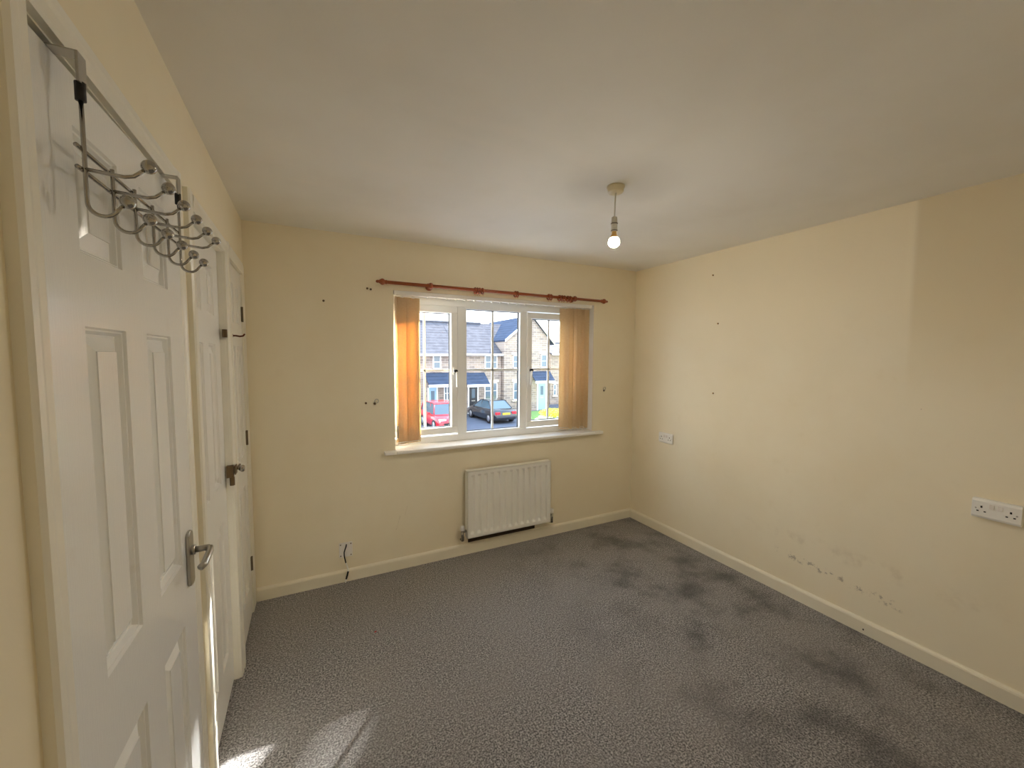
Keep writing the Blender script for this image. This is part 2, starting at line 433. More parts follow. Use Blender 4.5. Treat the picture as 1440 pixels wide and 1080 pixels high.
DC = six_panel_door('door_3', (-0.002, -0.554, 0), 0, 0.428, 1.966, [(0.085, 0.175), (0.245, 0.335)], ROWS, 'narrow white cupboard door with round knob by the corner')

# lever handle on door 1
hd = empty('door_handle', (0, 0, 0)); hd.parent = DA; hd.location = (0.0, 0.594, 0.958)
pr = []
for k in range(9):
    a = PI*k/8; pr.append((0.021*math.cos(a), 0.062+0.016*math.sin(a)))
for k in range(9):
    a = PI+PI*k/8; pr.append((0.021*math.cos(a), -0.066+0.010*math.sin(a)))
MB().prism(pr, 'x', 0.0, 0.008).build('handle_plate', M_STEEL, hd, bevel=0.002)
MB().cyl((0.008, 0, 0.022), (0.016, 0, 0.022), 0.013).cyl((0.014, 0, 0.022), (0.048, 0, 0.022), 0.0085).tube([(0.040, 0, 0.022), (0.050, -0.004, 0.022), (0.054, -0.02, 0.021), (0.055, -0.06, 0.019), (0.055, -0.095, 0.016), (0.050, -0.106, 0.014)], 0.0085, 10).build('lever', M_STEEL, hd)

# knob, latch, hook, hinges on the corner cupboard door
kb = MB().lathe([(0.020, 0), (0.020, 0.003), (0.008, 0.006), (0.0065, 0.012), (0.010, 0.015), (0.0165, 0.022), (0.0175, 0.029), (0.013, 0.036), (0.0, 0.038)], (0, 0.036, 0.962), (1, 0, 0), 20).build('door_knob', M_CHROME, DC)
MB().box(-0.012, -0.140, 0.965, 0.014, -0.118, 1.020).cyl((0.024, -0.10, 0.995), (0.024, -0.02, 0.995), 0.005).box(0.018, -0.13, 0.975, 0.022, -0.085, 1.015).cyl((0.008, -0.136, 0.930), (0.008, -0.136, 0.968), 0.010).build('latch', M_DARKM, DC, bevel=0.001)
MB().lathe([(0.011, 0), (0.011, 0.003), (0.004, 0.005), (0.004, 0.018)], (0, 0.085, 1.612), (1, 0, 0), 12).tube([(0.016, 0.085, 1.612), (0.032, 0.085, 1.609), (0.046, 0.085, 1.612), (0.052, 0.085, 1.622)], 0.004).build('coat_peg', mat('reddish_bronze', (96, 44, 22), 0.4, 0.7), DC)
MB().cyl((0.002, -0.130, 1.595), (0.002, -0.130, 1.63), 0.010).build('roller_catch', M_DARKM, DC)
for z in (1.745, 1.045, 0.300):
    MB().cyl((0.005, 0.430, z-0.042), (0.005, 0.430, z+0.042), 0.0055, 10).box(-0.001, 0.418, z-0.040, 0.0025, 0.430, z+0.040).build('hinge', mat('old_hinge_metal', (120, 108, 88), 0.45, 0.8), DC)

# ------------------------------------------------------------------ over-door hook rack (follows the slightly open leaf)
rk = tag(empty('over_door_hook_rack', (0.0, -2.091, 0), -ang), 'chrome wire rack of twelve ball-tipped hooks hung over the door', 'hook rack')
XR = 0.030
hy = [0.075+0.0915*i for i in range(6)]
ZU, ZL = 1.826, 1.795
for yy in (hy[0], hy[5]):
    st = MB().box(-0.042, yy-0.012, 1.9555, XR+0.004, yy+0.012, 1.9575).box(XR+0.0005, yy-0.012, 1.915, XR+0.004, yy+0.012, 1.9575).box(-0.042, yy-0.012, 1.93, -0.040, yy+0.012, 1.9575)
    o = st.build('strap', M_STEEL, rk, bevel=0.0006)
    MB().cyl((XR, yy, 1.892), (XR, yy, 1.918), 0.0065, 10).build('socket', M_BLACK, o)
for z, x in ((ZU, XR-0.006), (ZL, XR-0.006)):
    MB().tube([(x, hy[0]-0.007, z), (x, hy[5]+0.012, z)], 0.0032).build('rail', M_CHROME, rk)
def arc(cx, cz, r, a0, a1, n):
    return [(cx+r*math.cos(R(a0+(a1-a0)*i/n)), cz+r*math.sin(R(a0+(a1-a0)*i/n))) for i in range(n+1)]
for i, yy in enumerate(hy):
    ztop = 1.90 if i in (0, 5) else ZU+0.004
    low = [(XR, yy, ztop), (XR, yy, 1.758)]+[(x, yy, z) for x, z in arc(XR+0.018, 1.746, 0.018, 180, 320, 9)]+[(XR+0.044, yy, 1.750)]
    up = [(XR-0.008, yy, ZL), (XR+0.045, yy, ZL-0.004), (XR+0.056, yy, ZL-0.001), (XR+0.072, yy, ZL+0.013)]
    h = MB().tube(low, 0.0030).tube(up, 0.0030).build('hook', M_CHROME, rk)
    MB().ball((XR+0.047, yy, 1.754), 0.0105).build('ball_tip', M_CHROME, h)
    MB().ball((XR+0.075, yy, ZL+0.017), 0.0105).build('ball_tip', M_CHROME, h)

# ------------------------------------------------------------------ window
FY = 0.105                                           # room-side face of the frame
win = empty('window_1', ((WX0+WX1)/2, FY, WZ0)); wx, wy, wz = win.location
S(win, 'white plastic casement window of three lights with glazing bars', 'window')
def wbox(x0, y0, z0, x1, y1, z1): return (x0-wx, y0-wy, z0-wz, x1-wx, y1-wy, z1-wz)
b = MB()
F0, F1, FB, FT = WX0+0.001, WX1-0.001, 0.866, WZ1-0.001
b.box(*wbox(F0, FY, FB, F1, 0.175, 0.914)).box(*wbox(F0, FY, 1.891, F1, 0.175, FT))
b.box(*wbox(F0, FY, 0.914, 0.866, 0.175, 1.891)).box(*wbox(2.44, FY, 0.914, F1, 0.175, 1.891))
b.box(*wbox(1.352, FY, 0.914, 1.415, 0.175, 1.891)).box(*wbox(1.905, FY, 0.914, 1.962, 0.175, 1.891))
b.build('window_frame', M_UPVC, win, bevel=0.004)
def light(gx0, gx1, gz0, gz1, sash):
    y0 = FY-0.014 if sash else FY+0.012
    yg = FY+0.034
    s = None
    if sash:
        ox0, ox1, oz0, oz1 = gx0-0.046, gx1+0.048, gz0-0.050, gz1+0.050
        s = MB().box(*wbox(ox0, y0, oz0, ox1, FY+0.05, gz0)).box(*wbox(ox0, y0, gz1, ox1, FY+0.05, oz1)).box(*wbox(ox0, y0, gz0, gx0, FY+0.05, gz1)).box(*wbox(gx1, y0, gz0, ox1, FY+0.05, gz1)).build('sash', M_UPVC, win, bevel=0.005)
    else:
        q = 0.012
        s = MB().box(*wbox(gx0-0.002, y0-0.012, gz0-0.003, gx1+0.002, FY+0.05, gz0+q)).box(*wbox(gx0-0.002, y0-0.012, gz1-q, gx1+0.002, FY+0.05, gz1+0.003)).box(*wbox(gx0-0.003, y0-0.012, gz0+q, gx0+q, FY+0.05, gz1-q)).box(*wbox(gx1-q, y0-0.012, gz0+q, gx1+0.003, FY+0.05, gz1-q)).build('glazing_bead', M_UPVC, win, bevel=0.004)
        gx0 += q; gx1 -= q; gz0 += q; gz1 -= q
    e = 0.004
    MB().box(*wbox(gx0, yg-0.004, gz0, gx0+e, yg+0.012, gz1)).box(*wbox(gx1-e, yg-0.004, gz0, gx1, yg+0.012, gz1)).box(*wbox(gx0, yg-0.004, gz0, gx1, yg+0.012, gz0+e)).box(*wbox(gx0, yg-0.004, gz1-e, gx1, yg+0.012, gz1)).build('gasket', M_GASKET, s)
    xm = (gx0+gx1)/2; zm = 1.409
    MB().box(*wbox(xm-0.009, yg-0.003, gz0, xm+0.009, yg+0.009, gz1)).box(*wbox(gx0, yg-0.003, zm-0.009, gx1, yg+0.009, zm+0.009)).build('glazing_bar', M_UPVC, s, bevel=0.002)
    v = [(x-wx, yg+0.003-wy, z-wz) for x, z in ((gx0, gz0), (gx1, gz0), (gx1, gz1), (gx0, gz1))]
    MB().add(v, [(0, 1, 2, 3)]).build('pane', M_GLASS, s)
    return s
sL = light(0.913, 1.299, 0.977, 1.840, True)
sC = light(1.415, 1.905, 0.914, 1.891, False)
sR = light(1.999, 2.378, 0.974, 1.832, True)
def handle(px, s, flip):
    k = -1 if flip else 1
    h = MB().box(*wbox(px-0.013, FY-0.026, 1.375, px+0.013, FY-0.014, 1.435))
    h.tube([Vector((px, FY-0.022, 1.405))-win.location, Vector((px, FY-0.048, 1.405))-win.location, Vector((px+0.004*k, FY-0.055, 1.395))-win.location, Vector((px+0.006*k, FY-0.055, 1.33))-win.location, Vector((px+0.008*k, FY-0.053, 1.285))-win.location], 0.008, 10)
    o = h.build('casement_handle', M_UPVC, s, bevel=0.002)
    MB().cyl(Vector((px, FY-0.058, 1.405))-win.location, Vector((px, FY-0.030, 1.405))-win.location, 0.0115, 12).build('lock_button', M_SLOT, o)
handle(1.324, sL, False); handle(1.978, sR, True)
sill = MB().prism([(FY+0.01, 0.846), (FY+0.01, 0.866), (-0.045, 0.862), (-0.050, 0.857), (-0.050, 0.842), (-0.045, 0.838), (-0.0005, 0.838), (-0.0005, 0.846)], 'x', WX0+0.0005, WX1-0.0005).box(0.78, -0.048, 0.838, WX0+0.0005, -0.0005, 0.861).box(WX1-0.0005, -0.048, 0.838, 2.655, -0.0005, 0.861)
S(sill.build('trim_4', M_SILL, bevel=0.003), 'white gloss window board below the casement window', 'window sill')
# white painted reveals
rv = MB()
rv.box(WX0-0.0005, 0.006, 0.866, WX0+0.0012, FY, WZ1).box(WX1-0.0012, 0.006, 0.866, WX1+0.0005, FY, WZ1).box(WX0, 0.006, WZ1-0.0012, WX1, FY, WZ1+0.0005)
S(rv.build('trim_6', mat('white_reveal_paint', (244, 242, 236), 0.5)), 'white painted reveal lining the sides of the window opening', 'window reveal')
# thin external sill
S(MB().box(WX0-0.05, 0.17, 0.80, WX1+0.05, 0.36, 0.846).build('trim_5', M_UPVC, bevel=0.004), 'white outer sill below the window glass', 'window sill')

# ------------------------------------------------------------------ vertical blind (open, vanes stacked to both ends)
vb = tag(empty('vertical_blind', ((WX0+WX1)/2, 0.02, 1.955)), 'cream vertical blind drawn open to both sides of window', 'blind')
bx, by, bz = vb.location
hr = MB().box(0.862-bx, -0.002-by, 1.936-bz, 2.540-bx, 0.042-by, 1.963-bz).build('headrail', M_WPLAST, vb, bevel=0.003)
for i in range(16):
    xx = 1.10+i*0.072
    MB().box(xx-0.008-bx, 0.012-by, 1.928-bz, xx+0.008-bx, 0.028-by, 1.936-bz).build('carrier', M_WPLAST, hr)
def vane(x, y, a, zb_, bow):
    wv = 0.089; n = 8; vs = []; fs = []
    ca, sa = math.cos(R(a)), math.sin(R(a))
    for z in (zb_, 1.926):
        for k in range(n+1):
            u = (k/n-0.5)*wv; v = bow*(1-(2*k/n-1)**2)
            vs.append((x+u*ca-v*sa-bx, y+u*sa+v*ca-by, z-bz))
    for k in range(n): fs.append((k, k+1, n+2+k, n+1+k))
    o = MB().add(vs, fs, True).build('vane', M_VANE, vb)
    md = o.modifiers.new('thick', 'SOLIDIFY'); md.thickness = 0.0006
    # hem weight at the foot and hanger at the top
    q = []
    for u in (-0.042, 0.042): q.append((x+u*ca-bx, y+u*sa-by))
    MB().tube([(q[0][0], q[0][1], zb_+0.012-bz), (q[1][0], q[1][1], zb_+0.012-bz)], 0.0022, 6).build('weight', M_WPLAST, o)
    MB().box(x-0.006-bx, y-0.002-by, 1.922-bz, x+0.006-bx, y+0.002-by, 1.937-bz).build('hanger', M_WPLAST, o)
    return q
ends = []
for i in range(4): ends.append(vane(0.914+0.012*i+(0.058 if i > 1 else 0), 0.024+0.008*i, 10+6*math.sin(i*2.1), 0.893, 0.006))
for i in range(6): ends.append(vane(2.285+0.040*i, 0.034, -38+9*math.sin(i*1.7), 0.893, 0.006*(-1)**i))
for grp in (ends[:4], ends[4:]):
    for e in (0, 1):
        pts = []
        for i in range(len(grp)-1):
            a, c = grp[i][e], grp[i+1][e]
            for k in range(5):
                f = k/5; pts.append((a[0]+(c[0]-a[0])*f, a[1]+(c[1]-a[1])*f-0.012*math.sin(PI*f), 0.905-bz-0.020*math.sin(PI*f)))
        MB().tube(pts, 0.0016, 5).build('bead_chain', M_WPLAST, vb)
MB().tube([(0.873-bx, -0.004-by, 1.94-bz), (0.872-bx, -0.008-by, 1.4-bz), (0.874-bx, -0.006-by, 1.02-bz)], 0.0016, 5).build('pull_cord', M_WPLAST, vb)
MB().cyl((0.874-bx, -0.006-by, 0.945-bz), (0.874-bx, -0.006-by, 1.03-bz), 0.006, 10).build('cord_weight', M_STEEL, vb)

# ------------------------------------------------------------------ curtain pole and rings
PY, PZ = -0.058, 2.000
cp = tag(empty('curtain_pole', (1.70, PY, PZ)), 'varnished wooden curtain pole with turned finials above window', 'curtain pole')
pole_z = lambda x: -0.0045*(x-1.70)
MB().cyl((0.80-1.70, 0, pole_z(0.80)), (2.60-1.70, 0, pole_z(2.60)), 0.0115, 16).build('rod', M_POLE, cp)
fin = [(0.0118, -0.004), (0.014, 0.0), (0.014, 0.006), (0.011, 0.009), (0.019, 0.018), (0.0215, 0.027), (0.019, 0.036), (0.012, 0.045), (0.009, 0.052), (0.010, 0.060), (0.006, 0.067), (0.0, 0.069)]
MB().lathe(fin, (0.805-1.70, 0, pole_z(0.80)), (-1, 0, 0.004), 18).build('finial', M_POLE, cp)
MB().lathe(fin, (2.595-1.70, 0, pole_z(2.60)), (1, 0, -0.004), 18).build('finial', M_POLE, cp)
for x in (1.103, 2.318):
    z = pole_z(x)
    o = MB().lathe([(0.024, 0), (0.026, 0.006), (0.020, 0.012), (0.012, 0.016), (0.011, 0.040)], (x-1.70, 0.0575, z), (0, -1, 0), 18).build('bracket', M_POLE, cp)
    MB().lathe([(0.0122, -0.012), (0.020, -0.010), (0.023, 0), (0.020, 0.010), (0.0122, 0.012)], (x-1.70, 0, z), (1, 0, 0), 18).build('cup', M_POLE, o)
ring = empty('curtain_ring', (0, 0, 0))
MB().ring((0, 0, 0), (1, 0.06, 0), 0.0200, 0.0052).build('hoop', M_POLE, ring)
MB().ring((0, 0, -0.028), (0, 1, 0), 0.0045, 0.0012, 12, 6).build('screw_eye', M_BRASS, ring)
ORD = ('first', 'second', 'third', 'fourth', 'fifth', 'sixth', 'seventh', 'eighth', 'ninth', 'tenth', 'eleventh', 'twelfth', 'thirteenth')
for i, x in enumerate((1.432, 1.450, 1.468, 1.490, 1.762, 1.780, 2.062, 2.084, 2.165, 2.190, 2.214, 2.246, 2.270)):
    o = ring if i == 0 else copy_tree(ring)
    o.location = (x, PY, PZ+pole_z(x)-0.005); o.rotation_euler = (random.uniform(-.3, .3), 0, random.uniform(-.10, .10))
    tag(o, ORD[i]+' wooden curtain ring counting from the pole bracket over the left blind', 'curtain ring', 'curtain rings on the pole')

# ------------------------------------------------------------------ radiator
ra = tag(empty('radiator', (1.7225, -0.08, 0.150)), 'white ribbed panel radiator on the wall under the window', 'radiator')
RX0, RX1, RZ0, RZ1 = 1.364-1.7225, 2.091-1.7225, 0.0, 0.513
def rad_panel():
    nfl = 13; pitch = (RX1-RX0-0.036)/nfl; x0 = RX0+0.018
    xs_ = [RX0]; dep = [0.0]
    for i in range(nfl):
        a = x0+i*pitch
        xs_ += [a+pitch*0.10, a+pitch*0.22, a+pitch*0.60, a+pitch*0.72]; dep += [0.0, 0.019, 0.019, 0.0]
    xs_.append(RX1); dep.append(0.0)
    zr = [(RZ0, 0), (RZ0+0.028, 0), (RZ0+0.045, 1), (RZ1-0.045, 1), (RZ1-0.028, 0), (RZ1, 0)]
    vs = []; fs = []; n = len(xs_)
    for z, f in zr:
        for x, d in zip(xs_, dep): vs.append((x, d*f*1.0, z))
    for j in range(len(zr)-1):
        for i in range(n-1): fs.append((j*n+i, j*n+i+1, (j+1)*n+i+1, (j+1)*n+i))
    m = MB().add(vs, fs)
    m.box(RX0, 0.0200, RZ0+0.001, RX1, 0.022, RZ1-0.001)
    m.box(RX0, 0.0, RZ0, RX0+0.003, 0.014, RZ1).box(RX1-0.003, 0.0, RZ0, RX1, 0.014, RZ1).box(RX0, 0, RZ1-0.003, RX1, 0.014, RZ1).box(RX0, 0, RZ0, RX1, 0.014, RZ0+0.003)
    return m
rad_panel().build('panel', M_RAD, ra)
MB().box(RX0+0.03, 0.024, 0.05, RX1-0.03, 0.040, 0.47).build('convector', mat('shade_dark_convector', (70, 66, 60), 0.6), ra)  # coloured dark to stand for the shade behind and below the panel
for q in (RX0, RX1): MB().box(q-0.0015, 0.014, 0.0, q+0.0015, 0.052, RZ1).build('side_cover', M_RAD, ra)
MB().box(RX0, 0.012, RZ1, RX1, 0.052, RZ1+0.002).build('top_grille', M_RAD, ra)
for x in (RX0+0.14, RX1-0.14): MB().box(x-0.015, 0.040, 0.04, x+0.015, 0.0775, 0.46).build('wall_bracket', M_RAD, ra)
for s, x in ((-1, RX0), (1, RX1)):
    v = MB().cyl((x, 0.030, 0.052), (x+s*0.040, 0.030, 0.052), 0.010, 12).cyl((x+s*0.032, 0.030, -0.020), (x+s*0.032, 0.030, 0.066), 0.0115, 14).build('valve', M_CHROME, ra)
    MB().lathe([(0.0125, 0), (0.016, 0.004), (0.015, 0.030), (0.012, 0.034), (0, 0.035)], (x+s*0.032, 0.030, 0.062), (0, 0, 1), 16).build('valve_cap', M_WPLAST, v)
    MB().tube([(x+s*0.032, 0.030, 0.012), (x+s*0.032, 0.030, -0.012), (x+s*0.031, 0.038, -0.022), (x+s*0.030, 0.0760, -0.026)], 0.0075, 10).build('pipe', M_CHROME, ra)

# ------------------------------------------------------------------ pendant light
CRX, CRY = 1.608, -1.363
pd = tag(empty('pendant_light', (CRX, CRY, H)), 'bare lit bulb hanging on short flex from ceiling rose', 'ceiling light')
MB().lathe([(0.0, 0.0), (0.040, 0.0), (0.0405, -0.007), (0.0365, -0.010), (0.036, -0.024), (0.031, -0.030), (0.008, -0.031), (0.0, -0.031)], (0, 0, 0), (0, 0, 1), 28).build('ceiling_rose', M_CREAMP, pd)
MB().tube([(0, 0, -0.030), (-0.001, 0.001, -0.08), (-0.003, 0.001, -0.140)], 0.0032, 8).build('flex', M_CORD, pd)
o = MB().lathe([(0.006, -0.136), (0.013, -0.140), (0.0145, -0.166), (0.0145, -0.200), (0.013, -0.203)], (-0.003, 0.001, 0), (0, 0, 1), 20).build('lampholder', M_CORD, pd)
for q, rr in ((-0.168, 0.0145), (-0.200, 0.0135)): MB().ring((-0.003, 0.001, q), (0, 0, 1), rr, 0.0022, 20, 6).build('retaining_ring', mat('aged_brown_plastic', (92, 74, 52), 0.5), o)
MB().lathe([(0.0105, -0.200), (0.0105, -0.214), (0.0125, -0.219), (0.0175, -0.227), (0.019, -0.231), (0.0, -0.2312)], (-0.003, 0.001, 0), (0, 0, 1), 20).build('bulb_collar', mat('bulb_collar_plastic', (236, 190, 110), 0.4), pd)
MB().lathe([(0.0186, -0.2315)]+[(0.0265*math.sin(R(a)), -0.2500+0.0262*math.cos(R(a))) for a in range(45, 181, 9)], (-0.003, 0.001, 0), (0, 0, 1), 28).build('bulb_globe', M_BULB, pd)

# ------------------------------------------------------------------ sockets on the right wall
def twin_socket(name, y0, zc, depth, label):
    """plate spans y0 .. y0-0.147, facing -x"""
    t = tag(empty(name, (W, y0-0.0735, zc)), label, 'socket')
    a, h = 0.0735, 0.043
    bk = MB().box(-depth, -a, -h, 0, a, h).build('back_box', M_WPLAST, t, bevel=0.003)
    pl_ = MB().prism([(-depth-0.009, -h+0.010), (-depth-0.009, h-0.010), (-depth-0.004, h), (-depth, h), (-depth, -h), (-depth-0.004, -h)], 'y', -a, a).build('face_plate', M_WPLAST, t, bevel=0.0015)
    xf = -depth-0.009
    for s in (-1, 1):
        yc = 0.043*s
        MB().box(xf-0.0008, yc-0.003, 0.004, xf+0.001, yc+0.003, 0.013).box(xf-0.0008, yc-0.0145, -0.014, xf+0.001, yc-0.0075, -0.009).box(xf-0.0008, yc+0.0075, -0.014, xf+0.001, yc+0.0145, -0.009).build('pin_slot', M_SLOT, pl_)
        yr = 0.0125*s
        MB().prism([(xf-0.004, 0.006), (xf-0.0015, 0.026), (xf+0.001, 0.026), (xf+0.001, 0.006)], 'y', yr-0.0075, yr+0.0075).build('rocker_switch', mat('switch_plastic', (226, 220, 212), 0.3), pl_, bevel=0.001)
    for s in (-1, 1): MB().cyl((xf+0.001, 0.060*s, 0.0), (xf-0.0008, 0.060*s, 0.0), 0.003, 10).build('screw', M_STEEL, pl_)
    return t
twin_socket('wall_socket', -2.196, 0.848, 0.022, 'white surface-mounted twin wall socket with two rocker switches')
twin_socket('wall_socket', -0.334, 0.832, 0.004, 'small white twin wall socket near the room corner')

# ------------------------------------------------------------------ aerial plate with cut cable on the window wall
ap = tag(empty('aerial_plate', (0.522, 0, 0.218)), 'white blank plate low on window wall with cut cable', 'wall plate')
MB().box(-0.042, -0.008, -0.050, 0.042, -0.0002, 0.050).build('face_plate', mat('off_white_plate', (242, 236, 228), 0.4), ap, bevel=0.003)
for sx_ in (-1, 1):
    for sz_ in (-1, 1): MB().cyl((0.032*sx_, -0.0095, 0.038*sz_), (0.032*sx_, -0.007, 0.038*sz_), 0.004, 10).build('screw', M_DARKM, ap)
ac = tag(empty('aerial_cable', (0.522, 0, 0.218)), 'cut black and white aerial cable dangling from blank plate', 'cable')
MB().tube([(0.004, -0.0085, 0.036), (0.001, -0.018, 0.026), (-0.006, -0.022, 0.010), (-0.012, -0.022, -0.010), (-0.012, -0.022, -0.032), (-0.008, -0.024, -0.056), (-0.003, -0.026, -0.082)], 0.004, 8).build('black_lead', M_BLACK, ac)
MB().tube([(-0.003, -0.026, -0.080), (0.004, -0.027, -0.105), (0.010, -0.028, -0.128), (0.010, -0.028, -0.146)], 0.0036, 8).build('white_lead', M_WPLAST, ac)
MB().tube([(0.010, -0.028, -0.142), (0.004, -0.030, -0.165), (-0.004, -0.033, -0.190)], 0.0058, 10).build('plug_sleeve', M_BLACK, ac)
MB().tube([(-0.004, -0.033, -0.188), (-0.007, -0.035, -0.203), (-0.009, -0.037, -0.212)], 0.0048, 10).build('plug_end', M_WPLAST, ac)

# ------------------------------------------------------------------ tie-back hooks, old fixings and wall plugs
def tieback(x, z, label, tilt):
    t = tag(empty('tieback_hook', (x, 0, z)), label, 'wall hook')
    MB().lathe([(0.009, 0), (0.009, 0.002), (0.004, 0.004), (0.003, 0.014)], (0, 0, -0.010), (0, -1, 0), 12).build('base', M_DARKM, t)
    pts = [(0.016*math.sin(R(a))*0.8+tilt*0.010, -0.014-0.004*math.cos(R(a)), 0.008+0.014*math.cos(R(a))) for a in range(-150, 190, 20)]
    MB().tube([(0, -0.012, -0.010)]+pts[:1]+pts, 0.0022, 6).build('hook_wire', M_STEEL, t)
tieback(0.725, 1.203, 'bent metal tie-back hook on wall beside left blind', 1)
tieback(2.690, 1.228, 'small metal tie-back hook on wall beside right blind', -0.5)
def fixing(x, z, label):
    t = tag(empty('wall_fixing', (x, 0, z)), label, 'wall fixing')
    MB().cyl((0, 0, 0), (0, -0.003, 0), 0.007, 10).build('plug', mat('brown_wall_plug', (112, 84, 56), 0.6), t)
    MB().cyl((0, -0.003, 0), (0.002, -0.008, -0.001), 0.0032, 8).build('screw', M_DARKM, t)
fixing(0.690, 1.962, 'old screw fixing left in wall near the pole finial')
fixing(0.712, 1.958, 'smaller screw fixing right under the pole finial')
fixing(0.425, 1.864, 'lone screw plug high on wall between doors and window')
fixing(0.668, 1.199, 'bare wall plug beside the bent tie-back hook')
def side_fixing(y, z, label):
    t = tag(empty('wall_fixing', (W, y, z)), label, 'wall fixing')
    MB().cyl((0, 0, 0), (-0.002, 0, 0), 0.006, 10).build('plug', mat('brown_wall_plug', (112, 84, 56), 0.6), t)
    MB().cyl((-0.002, 0, 0), (-0.007, 0.003, 0.002), 0.0035, 8).build('screw', M_BRASS, t)
side_fixing(-0.797, 2.129, 'topmost of three screw plugs on the scuffed cream wall')
side_fixing(-0.854, 1.768, 'middle of three screw plugs on the scuffed cream wall')
side_fixing(-0.836, 1.250, 'lowest of three screw plugs on the scuffed cream wall')
MB_ = MB().box(-0.006, -0.004, 0, 0.006, 0.004, 0.0015)
lint = MB_.build('lint_scrap', mat('red_scrap', (170, 40, 36), 0.7)); lint.location = (0.62, -0.62, 0.0); lint.rotation_euler = (0, 0, 0.6)
tag(lint, 'tiny red scrap lying on the grey carpet', 'scrap')

# ------------------------------------------------------------------ outside
GZ = -2.78
M_ASPH = mat('asphalt', (92, 98, 110), 1.0, spec=0.05, noise=0.18, nscale=1.5, bump=0.3, bscale=40)
M_GRASS = mat('lawn_grass', (106, 140, 74), 0.9, noise=0.35, nscale=9, bump=0.8, bscale=60)
def brick_mat():
    m = bpy.data.materials.new('buff_stone_wall'); m.use_nodes = True; g = NG(m)
    tc = g.n('ShaderNodeTexCoord'); mp = g.n('ShaderNodeMapping'); mp.inputs['Rotation'].default_value = (R(90), 0, 0)
    g.link(tc.outputs['Object'], mp.inputs['Vector'])
    br = g.n('ShaderNodeTexBrick'); br.inputs['Scale'].default_value = 1.0
    br.inputs['Brick Width'].default_value = 0.46; br.inputs['Row Height'].default_value = 0.17; br.inputs['Mortar Size'].default_value = 0.012
    br.inputs['Color1'].default_value = srgb(164, 146, 130); br.inputs['Color2'].default_value = srgb(120, 108, 102); br.inputs['Mortar'].default_value = srgb(184, 176, 168)
    g.link(mp.outputs[0], br.inputs['Vector'])
    c = g.mix(g.mapr(g.noise(tc.outputs['Object'], 1.2, 4), 0.3, 0.7, 0, 0.4), br.outputs['Color'], srgb(168, 156, 146))
    g.link(c, g.b.inputs['Base Color']); g.b.inputs['Roughness'].default_value = 0.9
    return m
M_STONE = brick_mat()
def tile_mat(name, rgb):
    m = bpy.data.materials.new(name); m.use_nodes = True; g = NG(m)
    tc = g.n('ShaderNodeTexCoord')
    sep = g.n('ShaderNodeSeparateXYZ'); g.link(tc.outputs['Object'], sep.inputs[0])
    fr = g.math('FRACT', g.math('MULTIPLY', sep.outputs['Z'], 4.6))
    dk = srgb(*rgb); lt = tuple(min(1, v*1.5) for v in dk[:3])+(1,)
    c = g.mix(g.mapr(fr, 0.0, 0.35, 0.0, 1.0), tuple(v*0.55 for v in dk[:3])+(1,), dk)
    c = g.mix(g.mapr(g.noise(tc.outputs['Object'], 2.5, 5), 0.4, 0.7, 0, 0.45), c, lt)
    g.link(c, g.b.inputs['Base Color']); g.b.inputs['Roughness'].default_value = 1.0; g.b.inputs['Specular IOR Level'].default_value = 0.0
    return m
M_ROOF = tile_mat('grey_roof_tiles', (90, 90, 96)); M_SLATE = tile_mat('blue_slate', (66, 76, 94))
M_WHITE = mat('outdoor_white_paint', (240, 240, 238), 0.5); M_LINTEL = mat('pale_stone', (214, 204, 186), 0.8)
M_PANE = mat('dark_house_glass', (86, 104, 116), 0.08, spec=0.8)
M_BLUED = mat('pale_blue_door_paint', (150, 186, 216), 0.4); M_BLKD = mat('black_door_paint', (44, 46, 50), 0.35)
M_GUT = mat('white_gutter', (232, 234, 236), 0.5)

S(MB().box(-30, 0.45, GZ-0.2, 60, 60, GZ).build('road', M_ASPH), 'grey asphalt parking court outside the window', 'road')

YH = 25.5
def facade_house(name, px0, px1, yoff, eave_py, ridge_py, label, roof=True, pitched=4.2, xend=None):
    """terraced house whose front stands at y = YH+yoff, from photo columns px0..px1"""
    Yf = YH+yoff
    x0 = at_y(px0, 500, Yf).x; x1 = at_y(px1, 500, Yf).x if xend is None else xend; ze = at_y((px0+px1)/2, eave_py, Yf).z
    t = empty(name, ((x0+x1)/2, Yf, GZ))
    o = t.location
    MB().box(x0-o.x, 0, 0, x1-o.x, 2*pitched, ze-GZ).build('front_wall', M_STONE, t)
    zr = at_y((px0+px1)/2, ridge_py, Yf+pitched).z
    if roof:
        MB().prism([(-0.30, ze-GZ-0.05), (pitched, zr-GZ), (2*pitched+0.30, ze-GZ-0.05), (2*pitched+0.30, ze-GZ-0.15), (pitched, zr-GZ-0.12), (-0.30, ze-GZ-0.17)], 'x', x0-o.x, x1-o.x).build('roof', M_ROOF, t)
        MB().box(x0-o.x, -0.42, ze-GZ-0.16, x1-o.x, -0.28, ze-GZ-0.02).build('gutter', M_GUT, t)
        MB().prism([(pitched-0.12, zr-GZ-0.02), (pitched, zr-GZ+0.10), (pitched+0.12, zr-GZ-0.02)], 'x', x0-o.x, x1-o.x).build('ridge_tile', M_ROOF, t)
    tag(t, label, 'house')
    return t
